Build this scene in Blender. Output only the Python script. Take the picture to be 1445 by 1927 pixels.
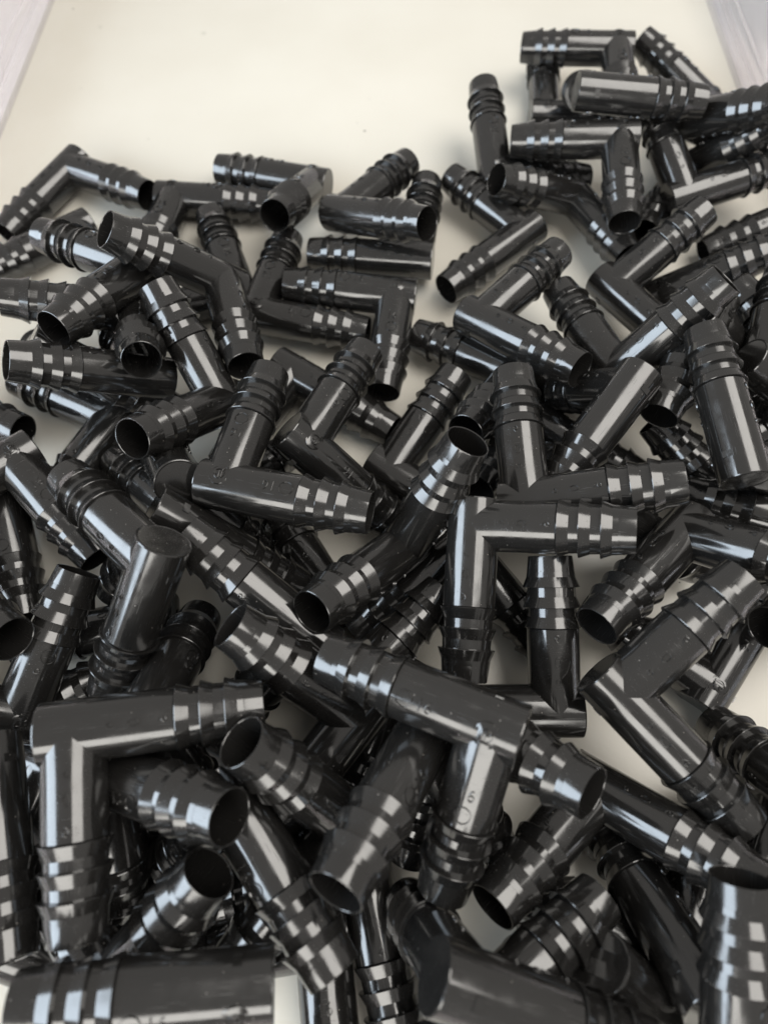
import bpy, bmesh, math, random
from mathutils import Vector, Matrix, noise

for o in list(bpy.data.objects): bpy.data.objects.remove(o, do_unlink=True)
sc = bpy.context.scene
col = sc.collection

# ---------------------------------------------------------------- camera
PITCH, CAM_H, F_PX, IM_W, IM_H = math.radians(64.5), .276, 1285, 1445.0, 1927.0
cd = bpy.data.cameras.new('camera')
cam = bpy.data.objects.new('camera', cd); col.objects.link(cam)
cam.location = (0, 0, CAM_H)
cam.rotation_euler = (math.pi/2 - PITCH, 0, 0)
cd.sensor_fit = 'VERTICAL'; cd.sensor_height = 36.0; cd.lens = 36.0*F_PX/IM_H
cd.clip_start = 0.005; cd.clip_end = 20
cd.dof.use_dof = True; cd.dof.focus_distance = 0.255; cd.dof.aperture_fstop = 7.5
sc.camera = cam

# ---------------------------------------------------------------- light
world = bpy.data.worlds.new('World'); sc.world = world; world.use_nodes = True
bg = world.node_tree.nodes['Background']
bg.inputs[0].default_value = (1.0, 0.955, 0.90, 1); bg.inputs[1].default_value = 0.36
def lamp(name, loc, target, sx, sy, power, color):
    d = bpy.data.lights.new(name, 'AREA'); d.shape = 'RECTANGLE'; d.size = sx; d.size_y = sy
    d.energy = power; d.color = color
    o = bpy.data.objects.new(name, d); col.objects.link(o); o.location = loc
    o.rotation_euler = (Vector(target)-Vector(loc)).to_track_quat('-Z', 'Y').to_euler()
    return o
lamp('left_window', (-1.15, -.20, .60), (0, .15, .03), 1.2, 0.80, 21, (.76, .88, 1))
lamp('ceiling_light', (.55, .22, 1.25), (0, .14, 0), 1.15, 0.85, 14.0, (1, .96, .90))
lamp('rear_window', (-.35, -1.2, .75), (0, .2, 0), 1.2, 0.60, 11.5, (1, .97, .91))
sc.view_settings.view_transform = 'Standard'; sc.view_settings.look = 'None'
sc.view_settings.gamma = 1; sc.view_settings.use_curve_mapping = False
sc.view_settings.exposure = 0.27

def floor_point(px, py, z=0.0):
    """pixel of the photograph -> point on the horizontal plane z"""
    fw = Vector((0, math.cos(PITCH), -math.sin(PITCH))); dn = Vector((0, -math.sin(PITCH), -math.cos(PITCH)))
    v = fw + Vector((1, 0, 0))*((px-IM_W/2)/F_PX) + dn*((py-IM_H/2)/F_PX)
    return Vector((0, 0, CAM_H)) + v*((z-CAM_H)/v.z)

# ---------------------------------------------------------------- materials
def new_mat(name):
    m = bpy.data.materials.new(name); m.use_nodes = True
    nt = m.node_tree; return m, nt, nt.nodes['Principled BSDF']
def node(nt, kind, **kw):
    n = nt.nodes.new(kind)
    for k, v in kw.items(): setattr(n, k, v)
    return n

def black_plastic():
    m, nt, b = new_mat('black_moulded_plastic'); L = nt.links
    tc = node(nt, 'ShaderNodeTexCoord'); oi = node(nt, 'ShaderNodeObjectInfo')
    off = node(nt, 'ShaderNodeVectorMath', operation='MULTIPLY_ADD')
    L.new(oi.outputs['Random'], off.inputs[0]); off.inputs[1].default_value = (3.1, 5.3, 1.7)
    L.new(tc.outputs['Object'], off.inputs[2])
    # broad handling smudges -> roughness
    n1 = node(nt, 'ShaderNodeTexNoise'); n1.inputs['Scale'].default_value = 170; n1.inputs['Detail'].default_value = 4
    L.new(off.outputs[0], n1.inputs['Vector'])
    mr = node(nt, 'ShaderNodeMapRange'); mr.inputs[1].default_value = .35; mr.inputs[2].default_value = .66
    mr.inputs[3].default_value = .10; mr.inputs[4].default_value = .20
    L.new(n1.outputs['Fac'], mr.inputs[0])
    # dust specks
    vo = node(nt, 'ShaderNodeTexVoronoi'); vo.inputs['Scale'].default_value = 520
    L.new(off.outputs[0], vo.inputs['Vector'])
    dot = node(nt, 'ShaderNodeMath', operation='LESS_THAN'); dot.inputs[1].default_value = .11
    L.new(vo.outputs['Distance'], dot.inputs[0])
    sep = node(nt, 'ShaderNodeSeparateColor'); L.new(vo.outputs['Color'], sep.inputs[0])
    rare = node(nt, 'ShaderNodeMath', operation='GREATER_THAN'); rare.inputs[1].default_value = .90
    L.new(sep.outputs[0], rare.inputs[0])
    mul = node(nt, 'ShaderNodeMath', operation='MULTIPLY'); L.new(dot.outputs[0], mul.inputs[0]); L.new(rare.outputs[0], mul.inputs[1])
    mix = node(nt, 'ShaderNodeMix', data_type='RGBA')
    mix.inputs['A'].default_value = (.012, .0115, .011, 1); mix.inputs['B'].default_value = (.11, .10, .09, 1)
    L.new(mul.outputs[0], mix.inputs['Factor']); L.new(mix.outputs['Result'], b.inputs['Base Color'])
    mx = node(nt, 'ShaderNodeMath', operation='MULTIPLY_ADD'); mx.inputs[1].default_value = .5
    L.new(mul.outputs[0], mx.inputs[0]); L.new(mr.outputs[0], mx.inputs[2]); L.new(mx.outputs[0], b.inputs['Roughness'])
    # faint moulding waviness and scratches
    n2 = node(nt, 'ShaderNodeTexNoise'); n2.inputs['Scale'].default_value = 45; n2.inputs['Detail'].default_value = 1
    L.new(off.outputs[0], n2.inputs['Vector'])
    mp = node(nt, 'ShaderNodeMapping'); mp.inputs['Scale'].default_value = (260, 2600, 2600)
    mp.inputs['Rotation'].default_value = (0.4, .5, .6)
    L.new(off.outputs[0], mp.inputs['Vector'])
    n3 = node(nt, 'ShaderNodeTexNoise'); n3.inputs['Scale'].default_value = 1; L.new(mp.outputs[0], n3.inputs['Vector'])
    ad = node(nt, 'ShaderNodeMath', operation='MULTIPLY_ADD'); ad.inputs[1].default_value = .03
    L.new(n3.outputs['Fac'], ad.inputs[0]); L.new(n2.outputs['Fac'], ad.inputs[2])
    bp = node(nt, 'ShaderNodeBump'); bp.inputs['Strength'].default_value = .12; bp.inputs['Distance'].default_value = .00005
    L.new(ad.outputs[0], bp.inputs['Height']); L.new(bp.outputs[0], b.inputs['Normal'])
    # sparse hairline scratches that dull the gloss
    mp2 = node(nt, 'ShaderNodeMapping'); mp2.inputs['Scale'].default_value = (110, 3600, 3600); mp2.inputs['Rotation'].default_value = (1.1, .3, .9)
    L.new(off.outputs[0], mp2.inputs['Vector'])
    n4 = node(nt, 'ShaderNodeTexNoise'); n4.inputs['Scale'].default_value = 1; n4.inputs['Detail'].default_value = 1; L.new(mp2.outputs[0], n4.inputs['Vector'])
    g4 = node(nt, 'ShaderNodeMapRange'); g4.inputs[1].default_value = .66; g4.inputs[2].default_value = .74; g4.inputs[3].default_value = 0; g4.inputs[4].default_value = .22
    L.new(n4.outputs['Fac'], g4.inputs[0])
    a4 = node(nt, 'ShaderNodeMath', operation='ADD'); L.new(mx.outputs[0], a4.inputs[0]); L.new(g4.outputs[0], a4.inputs[1])
    L.new(a4.outputs[0], b.inputs['Roughness'])
    b.inputs['Specular IOR Level'].default_value = 1.0
    return m
PLASTIC = black_plastic()

def tray_white():
    m, nt, b = new_mat('cream_white_tray_plastic'); L = nt.links
    tc = node(nt, 'ShaderNodeTexCoord')
    n = node(nt, 'ShaderNodeTexNoise'); n.inputs['Scale'].default_value = 9; n.inputs['Detail'].default_value = 5
    L.new(tc.outputs['Object'], n.inputs['Vector'])
    r = node(nt, 'ShaderNodeValToRGB'); r.color_ramp.elements[0].position = .3; r.color_ramp.elements[1].position = .75
    r.color_ramp.elements[0].color = (.60, .57, .50, 1); r.color_ramp.elements[1].color = (.65, .625, .56, 1)
    L.new(n.outputs['Fac'], r.inputs[0])
    n2 = node(nt, 'ShaderNodeTexVoronoi'); n2.inputs['Scale'].default_value = 42; L.new(tc.outputs['Object'], n2.inputs['Vector'])
    lt = node(nt, 'ShaderNodeMapRange'); lt.inputs[1].default_value = .03; lt.inputs[2].default_value = .10
    lt.inputs[3].default_value = .45; lt.inputs[4].default_value = 0; L.new(n2.outputs['Distance'], lt.inputs[0])
    se = node(nt, 'ShaderNodeSeparateColor'); L.new(n2.outputs['Color'], se.inputs[0])
    gt = node(nt, 'ShaderNodeMath', operation='GREATER_THAN'); gt.inputs[1].default_value = .86; L.new(se.outputs[0], gt.inputs[0])
    mu = node(nt, 'ShaderNodeMath', operation='MULTIPLY'); L.new(lt.outputs[0], mu.inputs[0]); L.new(gt.outputs[0], mu.inputs[1])
    mx = node(nt, 'ShaderNodeMix', data_type='RGBA'); mx.inputs['B'].default_value = (.33, .32, .27, 1)
    L.new(mu.outputs[0], mx.inputs['Factor']); L.new(r.outputs[0], mx.inputs['A']); L.new(mx.outputs['Result'], b.inputs['Base Color'])
    b.inputs['Roughness'].default_value = .33
    n3 = node(nt, 'ShaderNodeTexNoise'); n3.inputs['Scale'].default_value = 600; L.new(tc.outputs['Object'], n3.inputs['Vector'])
    bp = node(nt, 'ShaderNodeBump'); bp.inputs['Strength'].default_value = .15; bp.inputs['Distance'].default_value = .0002
    L.new(n3.outputs['Fac'], bp.inputs['Height']); L.new(bp.outputs[0], b.inputs['Normal'])
    return m
def simple(name, colr, rough, scale=60, var=.12, trans=0.0):
    m, nt, b = new_mat(name); L = nt.links
    tc = node(nt, 'ShaderNodeTexCoord'); n = node(nt, 'ShaderNodeTexNoise'); n.inputs['Scale'].default_value = scale
    n.inputs['Detail'].default_value = 4; L.new(tc.outputs['Object'], n.inputs['Vector'])
    mx = node(nt, 'ShaderNodeMix', data_type='RGBA')
    mx.inputs['A'].default_value = (*[c*(1-var) for c in colr], 1); mx.inputs['B'].default_value = (*[min(1, c*(1+var)) for c in colr], 1)
    L.new(n.outputs['Fac'], mx.inputs['Factor']); L.new(mx.outputs['Result'], b.inputs['Base Color'])
    b.inputs['Roughness'].default_value = rough
    if trans: b.inputs['Transmission Weight'].default_value = trans; b.inputs['IOR'].default_value = 1.46
    return m
TRAY = tray_white()
CLEAR = simple('clear_lavender_tray_plastic', (.94, .905, .91), .12, 30, .01, .74)
TABLE = simple('pinkish_table_laminate', (.66, .61, .59), .5, 14, .05)
DARK = simple('dark_grey_violet_fabric', (.10, .082, .092), .8, 40, .2)
CRUMB = simple('dark_crumbs', (.03, .027, .02), .7, 400, .3)

# ---------------------------------------------------------------- helpers
def mesh(name, verts, faces, mat, smooth=True, angle=11):
    me = bpy.data.meshes.new(name); me.from_pydata([tuple(v) for v in verts], [], faces); me.update()
    if smooth:
        me.polygons.foreach_set('use_smooth', [True]*len(me.polygons))
        me.set_sharp_from_angle(angle=math.radians(angle))
    me.materials.append(mat); return me
def link(name, data, parent=None, matrix=None):
    o = bpy.data.objects.new(name, data); col.objects.link(o)
    if parent: o.parent = parent
    if matrix is not None: o.matrix_local = matrix
    return o

# ---------------------------------------------------------------- setting: table top, tray floor
def slab(name, x0, x1, y0, y1, z0, z1, mat):
    bm = bmesh.new(); bmesh.ops.create_cube(bm, size=1)
    for v in bm.verts:
        v.co = Vector((x0 if v.co.x < 0 else x1, y0 if v.co.y < 0 else y1, z0 if v.co.z < 0 else z1))
    me = bpy.data.meshes.new(name); bm.to_mesh(me); bm.free(); me.materials.append(mat)
    return link(name, me)
t = slab('table_top', -1.1, 1.1, -.5, 1.3, -.03, -.004, TABLE); t['kind'] = 'structure'

# tray: floor follows the two converging edges seen in the photograph
la, lb = floor_point(104, 0), floor_point(0, 264)
ra, rb = floor_point(1327, 0), floor_point(1386, 171)
def edge_x(a, b, y): return a.x + (b.x-a.x)*(y-a.y)/(b.y-a.y)
Y0, Y1 = -.16, .78
tray = link('tray', None)
tray['label'] = 'shallow clear walled tray with cream white floor holding the black fittings'; tray['category'] = 'tray'
tray.location = (0, .3, 0)
TI = Matrix.Translation((0, -.3, 0))
bmv = []
for z in (-.0035, 0):
    for y in (Y0, Y1):
        bmv += [(edge_x(la, lb, y)-.004, y, z), (edge_x(ra, rb, y)+.004, y, z)]
f = [(0, 1, 3, 2), (4, 6, 7, 5), (0, 4, 5, 1), (2, 3, 7, 6), (0, 2, 6, 4), (1, 5, 7, 3)]
link('tray_floor', mesh('tray_floor', bmv, f, TRAY, False), tray, TI)
def wall(name, a, b, side):
    # profile across the wall (outward, up): rounded foot, step, sloping panel, rolled rim
    pr = [(0, .0004), (.0016, .0006), (.003, .0016), (.0042, .0034), (.005, .0060), (.0072, .0068), (.0080, .0090), (.0086, .0130),
          (.0104, .0136), (.0112, .016), (.018, .052), (.0185, .056), (.024, .058), (.025, .056), (.0235, .0545), (.0208, .053),
          (.0138, .0155), (.012, .0115), (.0105, .0105), (.0098, .0055), (.0075, .0042), (.0065, .002), (.005, -.001), (.003, -.0024), (0, -.0026)]
    vs, fs, n = [], [], len(pr)
    for y in (Y0, Y1):
        x = edge_x(a, b, y)
        vs += [(x + side*p[0], y, p[1]) for p in pr]
    for i in range(n):
        j = (i+1) % n
        fs.append((i, j, n+j, n+i) if side > 0 else (i, n+i, n+j, j))
    fs.append(tuple(range(n)) if side < 0 else tuple(reversed(range(n))))
    fs.append(tuple(range(n, 2*n)) if side > 0 else tuple(reversed(range(n, 2*n))))
    return link(name, mesh(name, vs, fs, CLEAR, True, 50), tray, TI)
wall('side_wall', la, lb, -1); wall('side_wall', ra, rb, 1)
def end_wall(y, s):
    x0, x1 = edge_x(la, lb, y), edge_x(ra, rb, y)
    vs = []
    for (dy, z) in ((0, 0), (s*.016, .054), (s*.019, .054), (s*.003, -.003)):
        vs += [(x0-.002, y+dy, z), (x1+.002, y+dy, z)]
    fs = [(0, 1, 3, 2), (2, 3, 5, 4), (4, 5, 7, 6), (6, 7, 1, 0), (0, 2, 4, 6), (1, 7, 5, 3)]
    link('end_wall', mesh('end_wall', vs, fs, CLEAR, False), tray, TI)
end_wall(Y1, 1); end_wall(Y0, -1)

# dim rounded thing beyond the tray's right wall (a slumped dark bag)
bm = bmesh.new(); bmesh.ops.create_icosphere(bm, subdivisions=4, radius=1)
for v in bm.verts:
    k = 1 + .16*noise.noise(v.co*1.7) + .05*noise.noise(v.co*5)
    v.co = Vector((v.co.x*.075*k, v.co.y*.10*k, max(-.030, v.co.z*.04*k)))
me = bpy.data.meshes.new('dark_bag'); bm.to_mesh(me); bm.free(); me.materials.append(DARK)
me.polygons.foreach_set('use_smooth', [True]*len(me.polygons))
bag = link('dark_bag', me); p = floor_point(1495, -10); bag.location = (p.x+.022, p.y+.035, .034)
bag['label'] = 'blurred dark violet grey bag beyond the tray wall at the top right corner'; bag['category'] = 'bag'

# ---------------------------------------------------------------- the elbow fitting
D = .0185; R = D/2; LEG = .0552; BARB = 1.38*D; SEG = 48
B0 = LEG - BARB                      # where the barbed end begins
def ring(x, r): return [(x, r*math.cos(2*math.pi*k/SEG), r*math.sin(2*math.pi*k/SEG)) for k in range(SEG)]
def lathe(profile, closed_start=False, closed_end=False):
    vs, fs = [], []
    for (x, r) in profile: vs += ring(x, r)
    for i in range(len(profile)-1):
        for k in range(SEG):
            a, b = i*SEG+k, i*SEG+(k+1) % SEG
            fs.append((a, b, b+SEG, a+SEG))
    if closed_start: fs.append(tuple(reversed(range(SEG))))
    if closed_end: fs.append(tuple(range((len(profile)-1)*SEG, len(profile)*SEG)))
    fs = [tuple(reversed(q)) for q in fs]
    return vs, fs
# body: capped run along +X, branch along +Y meeting it in a V (equal bores)
va, fa = lathe([(-R+.0005, R), (-R+.0012, R), (0, R), (R, R), (B0*.6, R), (B0-.0004, R*.998), (B0, R*.975), (B0, R*.8)])
nb = len(va); vb = []
for k in range(SEG):
    t_ = 2*math.pi*k/SEG; vb.append((R*.999*math.cos(t_), abs(R*math.cos(t_))-.0001, R*.999*math.sin(t_)))
for (y, r) in ((R*1.3, R), (B0*.6, R), (B0-.0004, R*.998), (B0, R*.975), (B0, R*.8)):
    for k in range(SEG):
        t_ = 2*math.pi*k/SEG; vb.append((r*math.cos(t_), y, r*math.sin(t_)))
fb = []
for i in range(5):
    for k in range(SEG):
        a, b = nb+i*SEG+k, nb+i*SEG+(k+1) % SEG
        fb.append((a, a+SEG, b+SEG, b))
BODY = mesh('body', va+vb, fa+fb, PLASTIC)
vc, fc = lathe([(-R+.0005, R), (-R+.00012, R*.985), (-R, R*.95), (-R+.00012, R*.90), (-R+.00016, R*.5), (-R+.00016, R*.02)], False, True)
CAP = mesh('end_cap', vc, fc, PLASTIC)
# barbed end, from the body outward: hollow stem, rim, bore
ST = [0, .38*D, .77*D, BARB]         # barb starts
W = .030*D
stem = [(-.0006, .40*D), (-.0006, .455*D), (ST[1], .45*D), (ST[2], .45*D), (ST[2]+.24*D, .456*D), (ST[2]+.32*D, .455*D), (BARB-.04*D, .432*D), (BARB-.006*D, .427*D),
        (BARB, .418*D), (BARB-.002*D, .404*D), (BARB-.012*D, .398*D), (ST[2], .392*D), (.1*D, .388*D), (-.9*D, .388*D), (-.9*D, .01*D)]
NOZ = mesh('barbed_end', *lathe(stem, False, True), PLASTIC)
def barb(l, flare, r1, r2):          # sharp edge on the body side, flaring cone, straight neck
    return mesh('barb', *lathe([(0, .43*D), (0, r1-.006*D), (.010*D, r1), (flare, .468*D), (l, r2), (l, .43*D)]), PLASTIC)
BARBS = [barb(.38*D, .21*D, .548*D, .462*D), barb(.39*D, .21*D, .548*D, .460*D), barb(.30*D, .20*D, .545*D, .458*D)]

# moulded relief: letters wrapped onto the tube
def text_mesh(s, size):
    cu = bpy.data.curves.new('t', 'FONT'); cu.body = s; cu.size = size; cu.extrude = .00030; cu.bevel_depth = .00009; cu.bevel_resolution = 1; cu.offset = -size*.03
    cu.align_x = 'CENTER'; cu.align_y = 'CENTER'; cu.resolution_u = 3
    o = bpy.data.objects.new('t', cu); col.objects.link(o)
    dg = bpy.context.evaluated_depsgraph_get(); dg.update()
    me = o.evaluated_get(dg).to_mesh()
    vs = [v.co.copy() for v in me.vertices]; fs = [tuple(q.vertices) for q in me.polygons]
    o.evaluated_get(dg).to_mesh_clear(); bpy.data.objects.remove(o); bpy.data.curves.remove(cu)
    return vs, fs
def ring_mesh(r, w, sx=1.0, n=28):
    vs, fs = [], []
    for k in range(n):
        a = 2*math.pi*k/n; c, s_ = math.cos(a), math.sin(a)
        for (rr, z) in ((r-w, -.00010), (r-w*.75, .00036), (r-w*.25, .00036), (r, -.00010)):
            vs.append(Vector((rr*c*sx, rr*s_, z)))
    for k in range(n):
        for j in range(3):
            a, b = k*4+j, ((k+1) % n)*4+j
            fs.append((a, a+1, b+1, b))
    return vs, fs
def stamp(items, leg, side):
    """items: (verts, faces, along, across, right, up); lay flat marks onto leg 'x' or 'y', face side +1/-1 (z)"""
    V, F = [], []
    for (vs, fs, al, ac, right, up) in items:
        n = len(V)
        for v in vs:
            q = Vector(right)*v.x + Vector(up)*v.y          # in (x, y) of the fitting plane
            l, c = (q.x+al, q.y+ac) if leg == 'x' else (q.y+al, q.x+ac)
            rad = R + .00004 + v.z
            th = c/R
            a, b = rad*math.sin(th), rad*math.cos(th)*side
            V.append((l, a, b) if leg == 'x' else (a, l, b))
        F += [tuple(i+n for i in q) for q in fs]
    return mesh('relief', V, F, PLASTIC, True, 34)
def emblem(side):
    V, F = [], []
    er, h0, h1 = .215*D, R-.0012, R+.00042
    n = 32
    for (r_, h) in ((er, h0), (er, h1-.0001), (er-.0001, h1), (er-.0006, h1), (er-.00068, h1-.00016), (er*.66, h1-.00016), (er*.33, h1-.00016), (0.0001, h1-.00016)):
        V += [(r_*math.cos(2*math.pi*k/n), r_*math.sin(2*math.pi*k/n), (h-45*r_*r_*(h > h0))*side) for k in range(n)]
    for i in range(7):
        for k in range(n): F.append((i*n+k, i*n+(k+1) % n, (i+1)*n+(k+1) % n, (i+1)*n+k))
    F.append(tuple(range(7*n, 8*n)))
    sgn = -1 if side > 0 else 1                              # text right = -A on +Z, +A on -Z; up = -B
    for (vs, fs, dx, dy) in ((*text_mesh('J', .0042), -.0010, -.0001), (*text_mesh('P', .0042), .0006, .0002), (*ring_mesh(.0021, .00030), 0, 0)):
        m = len(V)
        V += [(sgn*(v.x+dx), -(v.y+dy), (h1-.00010+v.z-45*((v.x+dx)**2+(v.y+dy)**2))*side) for v in vs]
        F += [tuple(i+m for i in q) for q in fs]
    return mesh('emblem', V, F, PLASTIC, True, 25)
t16, c_ring, nine, zero, deg = text_mesh('16', .0054), ring_mesh(.0027, .00042), text_mesh('9', .0042), ring_mesh(.0018, .0004, .58), ring_mesh(.0009, .0004)
def variant(s):
    """relief meshes when the emblem sits on the face z*s > 0"""
    rt = (-s, 0); up = (0, -1)
    sx = stamp([(*c_ring, B0-.24*D, -.06*D, rt, up), (*t16, B0-.58*D, -.05*D, rt, up)], 'x', s)
    sy = stamp([(*c_ring, B0-.26*D, 0, rt, up), (*t16, B0-.60*D, .02*D, rt, up)], 'y', s)
    o = -s
    mx = stamp([(*nine, B0-.20*D, 0, (0, o), (1, 0)), (*zero, B0-.62*D, 0, (0, 1), (1, 0)), (*deg, B0-.98*D, 0, (0, 1), (1, 0))], 'x', o)
    my = stamp([(*nine, B0-.20*D, 0, (-o, 0), (0, 1)), (*zero, B0-.62*D, 0, (1, 0), (0, 1)), (*deg, B0-.98*D, 0, (1, 0), (0, 1))], 'y', o)
    return sx, sy, mx, my, emblem(s)
VAR = {1: variant(1), -1: variant(-1)}
gv = [(x, y, z) for y in (-R+.0006, -R-.00022) for x in (-.0012, .0012) for z in (-.0020, .0020)]
GATE = mesh('gate_mark', gv, [(0, 1, 3, 2), (4, 6, 7, 5), (0, 4, 5, 1), (2, 3, 7, 6), (0, 2, 6, 4), (1, 5, 7, 3)], PLASTIC, False)

ROT_Y = Matrix.Rotation(math.pi/2, 4, 'Z')                   # leg along +X -> leg along +Y
def fitting(pos, a, b, face, label):
    root = link('elbow_fitting', None)
    A, B = Vector(a).normalized(), Vector(b).normalized()
    B = (B - A*A.dot(B)).normalized(); N = A.cross(B)
    root.empty_display_size = .01
    root.matrix_world = Matrix((( A.x, B.x, N.x, pos[0]), (A.y, B.y, N.y, pos[1]), (A.z, B.z, N.z, pos[2]), (0, 0, 0, 1)))
    root['label'] = label; root['category'] = 'elbow fitting'; root['group'] = 'black barbed elbow fittings heaped in the tray'
    link('body', BODY, root); link('end_cap', CAP, root)
    for rot in (Matrix.Identity(4), ROT_Y):
        e = link('barbed_end', NOZ, root, rot @ Matrix.Translation((B0, 0, 0)))
        for k in range(3): link('barb', BARBS[k], e, Matrix.Translation((ST[k], 0, 0)))
    sx, sy, mx, my, em = VAR[face]
    link('size_mark', sx, root); link('size_mark', sy, root)
    link('angle_mark', mx, root); link('angle_mark', my, root)
    link('emblem', em, root); link('gate_mark', GATE, root)
    return root
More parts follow.
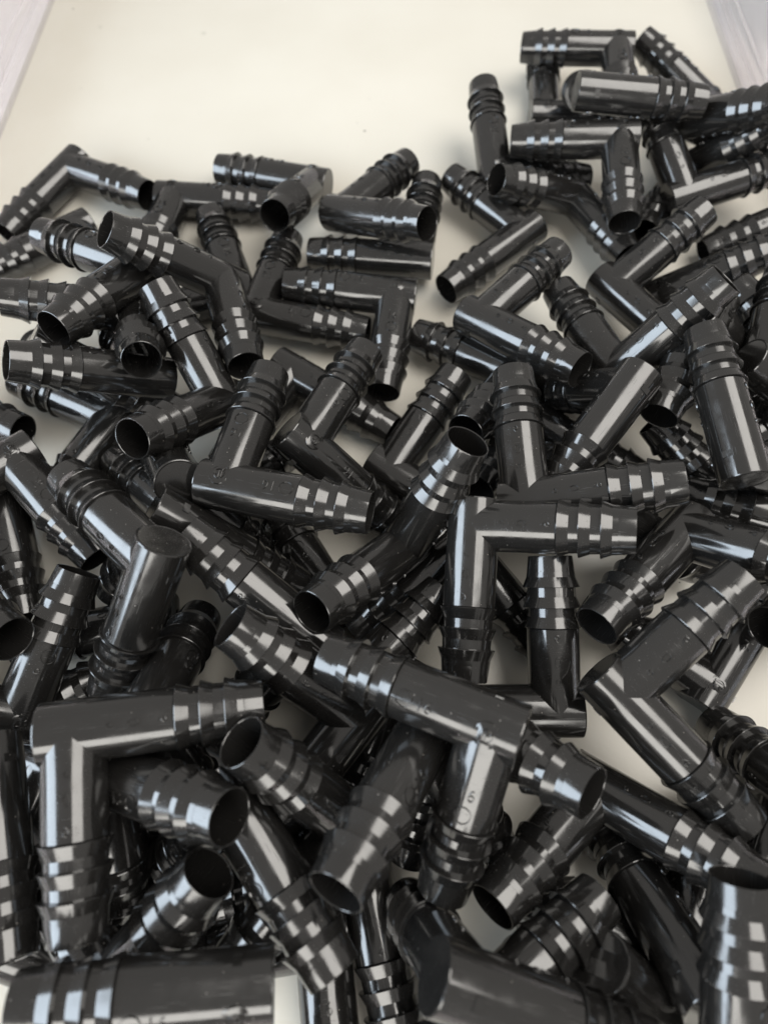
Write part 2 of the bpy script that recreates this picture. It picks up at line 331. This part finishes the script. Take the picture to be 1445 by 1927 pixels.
# corner position, direction of the capped leg, direction of the branch leg, emblem face, label
FITTINGS = [
    ((0.13687, 0.42089, 0.02942), (-0.9948, 0.0937, -0.0397), (-0.0956, -0.9943, 0.0472), 1, 'black topmost elbow of the heap at upper right, lying flat with its barbs pointing left'),
    ((0.10670, 0.34206, 0.05431), (0.9943, -0.1038, -0.0258), (0.0748, 0.8468, -0.5266), -1, 'black elbow showing its round closed end at upper right, its capped tube pointing right'),
    ((0.09642, 0.38974, 0.00880), (0.9986, -0.0531, 0.0000), (0.0531, 0.9969, 0.0587), 1, 'black elbow standing as an upright L under the topmost one at upper right'),
    ((0.19448, 0.40251, 0.00878), (-0.7115, 0.6321, 0.3069), (-0.5536, -0.7732, 0.3093), 1, 'black elbow half hidden behind the capped tube, barbs near the tray edge at upper right'),
    ((0.06023, 0.32753, 0.02006), (-0.0881, 0.9644, 0.2493), (0.9687, 0.1412, -0.2041), -1, 'black lone elbow leg leaning upward at the left edge of the upper right heap'),
    ((0.16412, 0.34779, 0.03568), (0.4658, -0.6452, 0.6055), (0.8627, 0.1788, -0.4731), 1, 'black elbow running out of the picture at upper right below the tray edge'),
    ((0.12184, 0.32754, 0.03911), (-0.9944, 0.0746, -0.0753), (-0.0681, -0.9940, -0.0853), 1, 'black elbow with one barbed mouth dropping straight toward the camera in the upper right heap'),
    ((0.10515, 0.31637, 0.01193), (0.3368, -0.9317, 0.1360), (-0.8718, -0.2540, 0.4188), 1, 'black elbow with a round open mouth facing left below the upper right heap'),
    ((0.07300, 0.28732, 0.01373), (-0.7531, -0.6570, -0.0327), (-0.6579, 0.7523, 0.0358), 1, 'black elbow pointing both barbed ends left, on bare tray floor right of the centre gap'),
    ((0.04432, 0.21298, 0.03163), (0.6694, -0.6949, 0.2625), (0.7037, 0.7065, 0.0756), -1, 'black elbow with flat closed left end, tubes opening rightward like a V above centre'),
    ((0.06243, 0.19422, 0.01780), (-0.8492, 0.5145, -0.1191), (-0.5223, -0.7849, 0.3334), 1, 'black elbow lying under the V shaped one, its barbs touching bare floor right of centre'),
    ((0.00216, 0.14624, 0.01058), (0.8232, -0.5668, -0.0324), (0.5586, 0.7985, 0.2242), -1, 'black elbow with a shiny capped end at left and barbs raised toward the centre gap'),
    ((-0.02086, 0.29011, 0.02451), (0.7440, -0.5529, 0.3753), (0.6153, 0.7859, -0.0620), -1, 'black elbow with an open mouth facing right at the top middle edge of the pile'),
    ((0.01585, 0.26857, 0.01422), (-0.9891, 0.1382, -0.0518), (0.1355, 0.9894, 0.0512), 1, 'black elbow seen as one straight streaked tube, below the mouth facing right'),
    ((0.00627, 0.23889, 0.02023), (-0.9922, 0.1240, 0.0112), (-0.1245, -0.9902, -0.0636), 1, 'black elbow with an emblem at its corner and one leg hanging in the upper middle'),
    ((-0.06182, 0.23274, 0.01361), (0.9784, -0.2066, -0.0013), (0.2066, 0.9782, -0.0215), 1, 'black elbow shaped like an L with barbs up and right, left of the centre gap'),
    ((-0.03951, 0.32483, 0.01425), (-0.9637, 0.2650, -0.0337), (-0.2569, -0.8847, 0.3890), 1, 'black elbow at the top middle with a round dark mouth turned to the camera'),
    ((-0.17657, 0.34147, 0.01078), (-0.4724, -0.8806, -0.0359), (0.8774, -0.4738, 0.0760), -1, 'black elbow at the far left corner of the pile, closed end against bare floor'),
    ((-0.11564, 0.31909, 0.00936), (0.9955, -0.0949, 0.0061), (-0.0946, -0.9826, 0.1596), -1, 'black elbow butted against the corner one at upper left, tube pointing right'),
    ((-0.07516, 0.23332, 0.03549), (-0.7029, -0.1558, 0.6940), (0.3012, -0.9491, 0.0919), -1, 'black elbow with two open mouths, upper left and downward, in the upper left pile'),
    ((-0.07446, 0.25248, 0.00879), (-0.3492, 0.9350, 0.0616), (-0.9368, -0.3499, 0.0004), 1, 'black elbow leg rising behind the two mouthed elbow in the upper left'),
    ((-0.04312, 0.19709, 0.01390), (0.8507, -0.5174, -0.0924), (-0.5247, -0.8462, -0.0923), 1, 'black elbow lying low under the shiny arrowhead one, small mouth poking out right'),
    ((-0.03196, 0.14080, 0.04277), (0.6882, -0.3832, -0.6160), (0.4374, 0.8966, -0.0691), 1, 'black shiny elbow bent like an arrowhead pointing left, near the centre gap'),
    ((-0.05855, 0.11718, 0.05206), (0.9739, -0.2201, 0.0545), (0.2225, 0.9740, -0.0434), 1, 'black elbow marked 16 with emblem, L shaped with barbs up and right, left of centre'),
    ((-0.10944, 0.23141, 0.04570), (-0.4082, -0.8695, 0.2780), (-0.9090, 0.4151, -0.0366), -1, 'black elbow with an open mouth facing lower left in the upper left of the pile'),
    ((-0.11302, 0.21738, 0.03190), (-0.9240, -0.1456, 0.3536), (0.3062, -0.8356, 0.4560), -1, 'black elbow whose round mouth points straight at the camera in the left of the pile'),
    ((-0.10189, 0.18083, 0.03363), (-0.7826, -0.2800, 0.5560), (-0.5339, 0.7611, -0.3683), -1, 'black elbow with bright rimmed mouth cut by the left picture edge'),
    ((-0.13978, 0.18469, 0.04474), (0.7521, -0.0785, -0.6543), (-0.5102, 0.5591, -0.6535), 1, 'black elbow tube slanting down right under the elbow with the mouth facing the camera'),
    ((-0.12406, 0.17565, 0.00880), (-0.3979, -0.9158, 0.0543), (-0.9172, 0.3985, 0.0000), 1, 'black elbow lying beside the bare floor patch at left, capped under an open mouth'),
    ((-0.15162, 0.13989, 0.03207), (-0.6900, -0.7050, 0.1640), (0.6795, -0.7090, -0.1885), 1, 'black elbow with round emblem and 16 at the left edge, barbs pointing lower right'),
    ((-0.16605, 0.29506, 0.00880), (-0.7395, -0.6678, 0.0851), (0.6727, -0.7378, 0.0561), -1, 'black elbow behind the upper left mouths, running out of the left picture edge'),
    ((-0.06981, 0.16922, 0.03008), (-0.3926, -0.6957, 0.6016), (-0.4592, 0.7150, 0.5271), 1, 'black elbow with bright upright leg and mouth facing lower left, left of centre'),
    ((-0.07440, 0.08077, 0.06752), (-0.4090, -0.6135, -0.6755), (-0.7227, 0.6698, -0.1708), 1, 'black large shiny elbow showing its round closed end upward at left'),
    ((-0.07813, 0.12274, 0.04978), (-0.4009, 0.6677, -0.6272), (0.5490, -0.3730, -0.7480), 1, 'black elbow mostly hidden beneath the marked L elbow left of centre'),
    ((-0.07616, 0.10412, 0.04982), (0.7723, -0.2645, -0.5776), (-0.6313, -0.2180, -0.7442), 1, 'black dark elbow crossing behind the large capped one, barbs pointing lower right'),
    ((-0.16221, 0.13127, 0.01665), (0.3318, -0.9326, -0.1422), (-0.9392, -0.3125, -0.1424), -1, 'black dull elbow leg hanging down along the left edge below the emblem elbow'),
    ((-0.17195, 0.08715, 0.03444), (0.8404, -0.4784, 0.2549), (-0.3276, -0.8228, -0.4644), 1, 'wide black open mouth at the left edge beside the leg marked 16'),
    ((-0.09116, 0.02838, 0.06641), (0.9807, 0.1536, -0.1209), (0.1314, -0.9759, -0.1743), 1, 'black big T looking elbow at lower left, leg hanging straight down toward the camera'),
    ((-0.13094, 0.03946, 0.02331), (-0.7907, 0.0993, 0.6042), (0.3514, 0.8817, 0.3149), -1, 'black elbow at lower left with emblem, circle and 16 on its upright leg'),
    ((-0.00905, 0.03844, 0.03548), (-0.6139, -0.7550, -0.2306), (-0.7065, 0.3952, 0.5871), 1, 'black elbow with shiny mouth pointing upper left and V joint at the pile middle'),
    ((-0.01028, 0.00443, 0.03223), (-0.5471, 0.3639, 0.7539), (-0.6663, -0.7344, -0.1291), 1, 'black elbow with a white rimmed open mouth facing left below the big T looking one'),
    ((-0.04620, 0.01022, 0.04995), (0.5901, -0.8073, -0.0123), (-0.5421, -0.3849, -0.7470), -1, 'black elbow marked with a circle, its barbs pointing down right at the bottom middle'),
    ((-0.08852, 0.01872, 0.04613), (0.8452, -0.2475, 0.4737), (0.0800, -0.8178, -0.5699), -1, 'black elbow with a wide open mouth facing right at lower left, above its blurred twin'),
    ((-0.08119, -0.04070, 0.03112), (0.5929, 0.5802, 0.5584), (-0.6701, 0.7400, -0.0574), -1, 'black elbow with an upturned open mouth at lower left, below the other wide mouth'),
    ((0.03137, 0.02963, 0.07061), (-0.9042, 0.3946, -0.1635), (-0.2480, -0.7967, -0.5512), 1, 'black large elbow marked 16 with emblem lying on top at the lower middle'),
    ((-0.03811, -0.03526, 0.06105), (-0.9915, -0.0526, 0.1187), (-0.0367, -0.7633, -0.6450), 1, 'black blurred elbow tube lying across the bottom left corner'),
    ((-0.12442, 0.02018, 0.04469), (0.3302, -0.9436, 0.0258), (-0.7978, -0.2936, -0.5266), -1, 'black dark elbow leg standing along the left edge near the bottom'),
    ((0.06104, 0.04097, 0.02531), (-0.9971, 0.0131, -0.0746), (-0.0147, 0.9327, 0.3603), 1, 'black upright elbow leg right of centre with its cross tube under the large marked elbow'),
    ((0.03232, 0.10202, 0.05112), (-0.0766, -0.9498, -0.3034), (0.9442, -0.1669, 0.2841), -1, 'black elbow with one leg hanging down and one to the right, right of centre'),
    ((0.00749, 0.10221, 0.02945), (-0.5684, -0.6363, 0.5216), (0.3823, 0.3571, 0.8523), 1, 'black elbow with two open mouths, one up and one lower left, at the centre'),
    ((0.05284, 0.11286, 0.04738), (0.9430, -0.0150, 0.3325), (-0.0285, 0.9917, 0.1256), -1, 'black bluish shiny elbow bent to a pointed corner, barbs up and right, right of centre'),
    ((0.09750, 0.16124, 0.05113), (-0.6151, -0.7524, -0.2359), (-0.3549, 0.5314, -0.7692), 1, 'black elbow with raised closed tube end at right and slot mark near the cap'),
    ((0.13981, 0.20246, 0.04744), (-0.5041, -0.8563, -0.1128), (0.6434, -0.2852, -0.7105), 1, 'black ringed open mouth lying on the tray floor beside the raised closed end at right'),
    ((0.11222, 0.24378, 0.02030), (0.5368, -0.8411, 0.0656), (0.7557, 0.5139, 0.4059), -1, 'black elbow with a flat shiny closed end at left in the right of the pile'),
    ((0.10239, 0.18465, 0.03027), (0.5869, 0.2599, 0.7668), (-0.3522, 0.9347, -0.0473), -1, 'black wide V elbow at right with a numbered tube rising to the upper right'),
    ((0.13184, 0.12728, 0.05560), (-0.0853, 0.9899, 0.1134), (0.7670, 0.1379, -0.6267), 1, 'black matte elbow showing its dark round closed end downward at the right edge'),
    ((0.21957, 0.29280, 0.02514), (-0.9227, -0.2471, -0.2960), (0.3345, -0.8947, -0.2960), -1, 'black elbow at the right edge with a bright white streak along its tube'),
    ((0.15723, 0.30317, 0.02439), (0.9545, 0.2317, 0.1876), (-0.2781, 0.9189, 0.2799), -1, 'black V shaped elbow at upper right, one leg up, one leaving the picture'),
    ((0.16775, 0.34008, 0.00871), (0.5404, -0.2950, 0.7880), (-0.5126, -0.8581, 0.0303), 1, 'black elbow tube slanting to the upper right behind the V shaped one'),
    ((0.14379, 0.25114, 0.00880), (0.8602, 0.0773, 0.5040), (0.0894, -0.9960, 0.0001), -1, 'black elbow tube peeking out beneath the white streaked one at right'),
    ((0.18980, 0.18459, 0.02787), (-0.4508, 0.8894, 0.0758), (0.8441, 0.4524, -0.2879), -1, 'black brownish barbed end entering from the right edge above the matte capped elbow'),
    ((0.15849, 0.17685, 0.04380), (0.8559, -0.2865, -0.4306), (0.3553, 0.9307, 0.0869), -1, 'black elbow tube with bluish streak at the right edge beside the matte capped one'),
    ((0.19425, 0.18784, 0.00881), (-0.6171, 0.7774, 0.1218), (-0.7779, -0.6260, 0.0542), -1, 'black elbow barbs glinting just behind the matte capped elbow at right'),
    ((0.15452, 0.12664, 0.00878), (-0.6876, 0.6512, 0.3213), (0.6878, 0.7259, 0.0006), -1, 'black elbow with two glints on its barbs, left of the matte closed end at right'),
    ((0.11179, 0.10266, 0.04141), (-0.7163, -0.6834, 0.1411), (0.6223, -0.5340, 0.5724), -1, 'black elbow at right with bright line on side tube and mouth facing lower left'),
    ((0.17423, 0.10661, 0.03128), (-0.8891, 0.4219, -0.1775), (0.4576, 0.8162, -0.3526), 1, 'black elbow tube entering from the right edge below the dark closed end'),
    ((0.18363, 0.08900, 0.02220), (-0.8625, -0.3950, 0.3164), (0.3289, -0.9126, -0.2428), 1, 'black dark round opening at the right edge beside the tilted barbs'),
    ((0.07615, 0.04281, 0.04950), (0.6778, -0.7143, -0.1745), (0.7229, 0.6041, 0.3354), -1, 'large black elbow at lower right opening rightward like a V, numbers on upper tube'),
    ((0.12558, 0.05315, 0.00937), (0.5769, 0.7851, 0.2256), (-0.8113, 0.5827, 0.0469), 1, 'black elbow with round emblem near its closed end, under the large V elbow'),
    ((0.13970, 0.00407, 0.04861), (-0.2881, 0.6297, -0.7214), (0.0231, -0.7486, -0.6627), -1, 'black bulging barbed end at the right edge of the lower picture'),
    ((0.07241, 0.01544, 0.02349), (0.6692, -0.5311, 0.5197), (-0.7246, -0.6214, 0.2980), 1, 'black elbow with a raised corner and legs spread downward at lower right'),
    ((0.02058, 0.03925, 0.03827), (0.7026, -0.5058, 0.5006), (-0.2120, -0.8203, -0.5313), -1, 'black elbow mouth facing right from under the large marked elbow at lower middle'),
    ((0.01283, 0.02958, 0.05188), (-0.4593, -0.7670, 0.4481), (0.4647, -0.6374, -0.6147), 1, 'black dark elbow marked 16 with a mouth facing lower left at the lower middle'),
    ((0.00610, 0.05416, 0.00880), (-0.4223, -0.9065, 0.0000), (0.9065, -0.4223, 0.0000), 1, 'black elbow tube with a soft broad highlight deep under the large marked elbow'),
    ((-0.01591, 0.04616, 0.02101), (0.6970, 0.7074, 0.1172), (-0.6762, 0.7028, -0.2210), -1, 'black elbow barbs with glints rising behind the large marked elbow, left of the hanging leg'),
    ((0.03129, 0.10561, 0.02056), (-0.7714, -0.5998, -0.2128), (0.6357, -0.7419, -0.2133), -1, 'black dark elbow tube in the shade under the two mouthed centre elbow'),
    ((-0.02084, 0.08672, 0.00880), (-0.5321, 0.8467, 0.0000), (0.8467, 0.5321, 0.0000), -1, 'black elbow with a 6 on its shaded tube under the marked L elbow at centre'),
    ((-0.02685, 0.06492, 0.04017), (-0.7589, 0.5453, 0.3559), (-0.6383, -0.5149, -0.5723), -1, 'black long straight looking elbow tube between two mouths left of the picture middle'),
    ((-0.07751, 0.03522, 0.04767), (0.0977, 0.7945, -0.5994), (0.4015, -0.5826, -0.7067), -1, 'black elbow barbs with three glints above the big T looking elbow at left'),
    ((0.02068, -0.03408, 0.06747), (0.8986, -0.3112, -0.3092), (-0.2299, 0.2662, -0.9361), -1, 'black blurred elbow at the bottom middle showing its bluish round closed end'),
    ((-0.00719, -0.00737, 0.00880), (0.2380, -0.9710, 0.0225), (-0.9712, -0.2381, 0.0002), 1, 'black elbow tube with two thin streaks running down at the bottom middle'),
    ((0.02185, -0.04829, 0.04711), (0.7947, 0.5816, -0.1737), (0.3209, -0.6454, -0.6931), 1, 'black elbow barbs with square glints beside the bare floor patch at the bottom right'),
    ((0.09126, -0.06112, 0.04990), (0.0727, 0.9349, 0.3474), (0.8641, 0.1149, -0.4900), -1, 'black blurred upright elbow mouth nearest the camera at the bottom right corner'),
    ((0.08878, -0.03542, 0.04142), (-0.2265, 0.7733, -0.5923), (0.7739, -0.2263, -0.5914), 1, 'black dark elbow with thin streaks leaning over the floor patch at the bottom right'),
    ((0.06715, -0.03650, 0.04092), (0.6389, -0.4982, -0.5862), (-0.7655, -0.3363, -0.5485), 1, 'black out of focus elbow tube crossing the bottom edge left of the nearest mouth'),
    ((-0.02064, -0.02996, 0.00880), (-0.9896, -0.1437, 0.0000), (0.1437, -0.9896, 0.0000), 1, 'black brownish shaded elbow tube under the circled one at the bottom'),
    ((-0.07251, 0.02868, 0.00880), (-0.4867, -0.8736, 0.0000), (0.8736, -0.4867, 0.0000), 1, 'black elbow with a faint circle squeezed between the two wide mouths at lower left'),
    ((-0.12266, 0.02304, 0.00873), (0.8970, -0.2772, 0.3443), (-0.2957, -0.9553, 0.0014), 1, 'black elbow barbs with a small glint deep behind the lower left T elbow'),
    ((0.06853, 0.17463, 0.00880), (-0.5453, -0.7959, 0.2628), (0.8249, -0.5652, 0.0000), -1, 'black small dark elbow mouth low down between the two centre right elbows'),
    ((0.08605, 0.11169, 0.04031), (0.8014, -0.1638, -0.5752), (-0.2532, 0.7784, -0.5745), -1, 'black shaded elbow tube just visible under the bluish pointed one'),
    ((-0.21242, 0.18399, 0.01366), (0.9300, -0.3656, 0.0374), (-0.3614, -0.9283, -0.0880), 1, 'black elbow end poking in from the left edge above the emblem elbow'),
    ((-0.08001, 0.11814, 0.02367), (-0.7247, 0.6338, -0.2704), (0.6871, 0.6944, -0.2139), -1, 'black elbow barbs peeping out between the large capped elbow and the mouth above it'),
    ((-0.09813, -0.04058, 0.00880), (-0.8342, 0.3521, 0.4244), (-0.3889, -0.9213, 0.0000), 1, 'black elbow in deep shade under the blurred tube in the bottom left corner'),
    ((0.14659, 0.01661, 0.00880), (0.8447, -0.5353, 0.0000), (-0.5353, -0.8447, 0.0000), 1, 'black elbow in deep shade below the bulging barbs at the right edge'),
    ((-0.15267, 0.03240, 0.00880), (0.8821, 0.4712, 0.0000), (-0.4712, 0.8821, 0.0000), 1, 'black elbow in deep shade between the upright marked leg and the left edge'),
    ((0.09336, -0.03546, 0.01736), (-0.9185, 0.3953, 0.0000), (0.3953, 0.9185, 0.0000), 1, 'black elbow in deep shade beneath the raised corner elbow at the bottom right'),
    ((-0.09193, 0.07953, 0.00880), (0.1998, -0.9346, 0.2944), (-0.9779, -0.2090, 0.0000), 1, 'black elbow in deep shade under the large capped elbow at left'),
]
for row in FITTINGS: fitting(*row)

# ---------------------------------------------------------------- crumbs on the tray floor
rnd = random.Random(4)
V, F = [], []
spots = [(1095, 1412, .0011), (686, 247, .0012), (672, 232, .0006), (138, 17, .0010), (222, 817, .0011), (236, 830, .0006), (723, 1650, .0009), (1113, 1690, .0006), (280, 262, .0005), (520, 1015, .0005), (1018, 1590, .0005)]
spots += [(rnd.uniform(60, 1400), rnd.uniform(20, 1900), rnd.uniform(.0002, .00045)) for _ in range(90)]
for (px, py, s) in spots:
    c = floor_point(px, py); n = len(V)
    sx, sy = s*rnd.uniform(.5, 1), s*rnd.uniform(.3, .8); an = rnd.uniform(0, 3)
    for (x, y, z) in ((1, 0, .3), (0, 1, .3), (-1, 0, .3), (0, -1, .3), (0, 0, .7), (0, 0, .02)):
        X, Y = x*sx*math.cos(an)-y*sy*math.sin(an), x*sx*math.sin(an)+y*sy*math.cos(an)
        V.append((c.x+X, c.y+Y, z*s*.6))
    F += [tuple(n+i for i in q) for q in ((0, 1, 4), (1, 2, 4), (2, 3, 4), (3, 0, 4), (1, 0, 5), (2, 1, 5), (3, 2, 5), (0, 3, 5))]
cr = link('crumbs', mesh('crumbs', V, F, CRUMB, False)); cr['kind'] = 'stuff'
cr['label'] = 'tiny dark crumbs and dust scattered on the cream tray floor'; cr['category'] = 'crumbs'
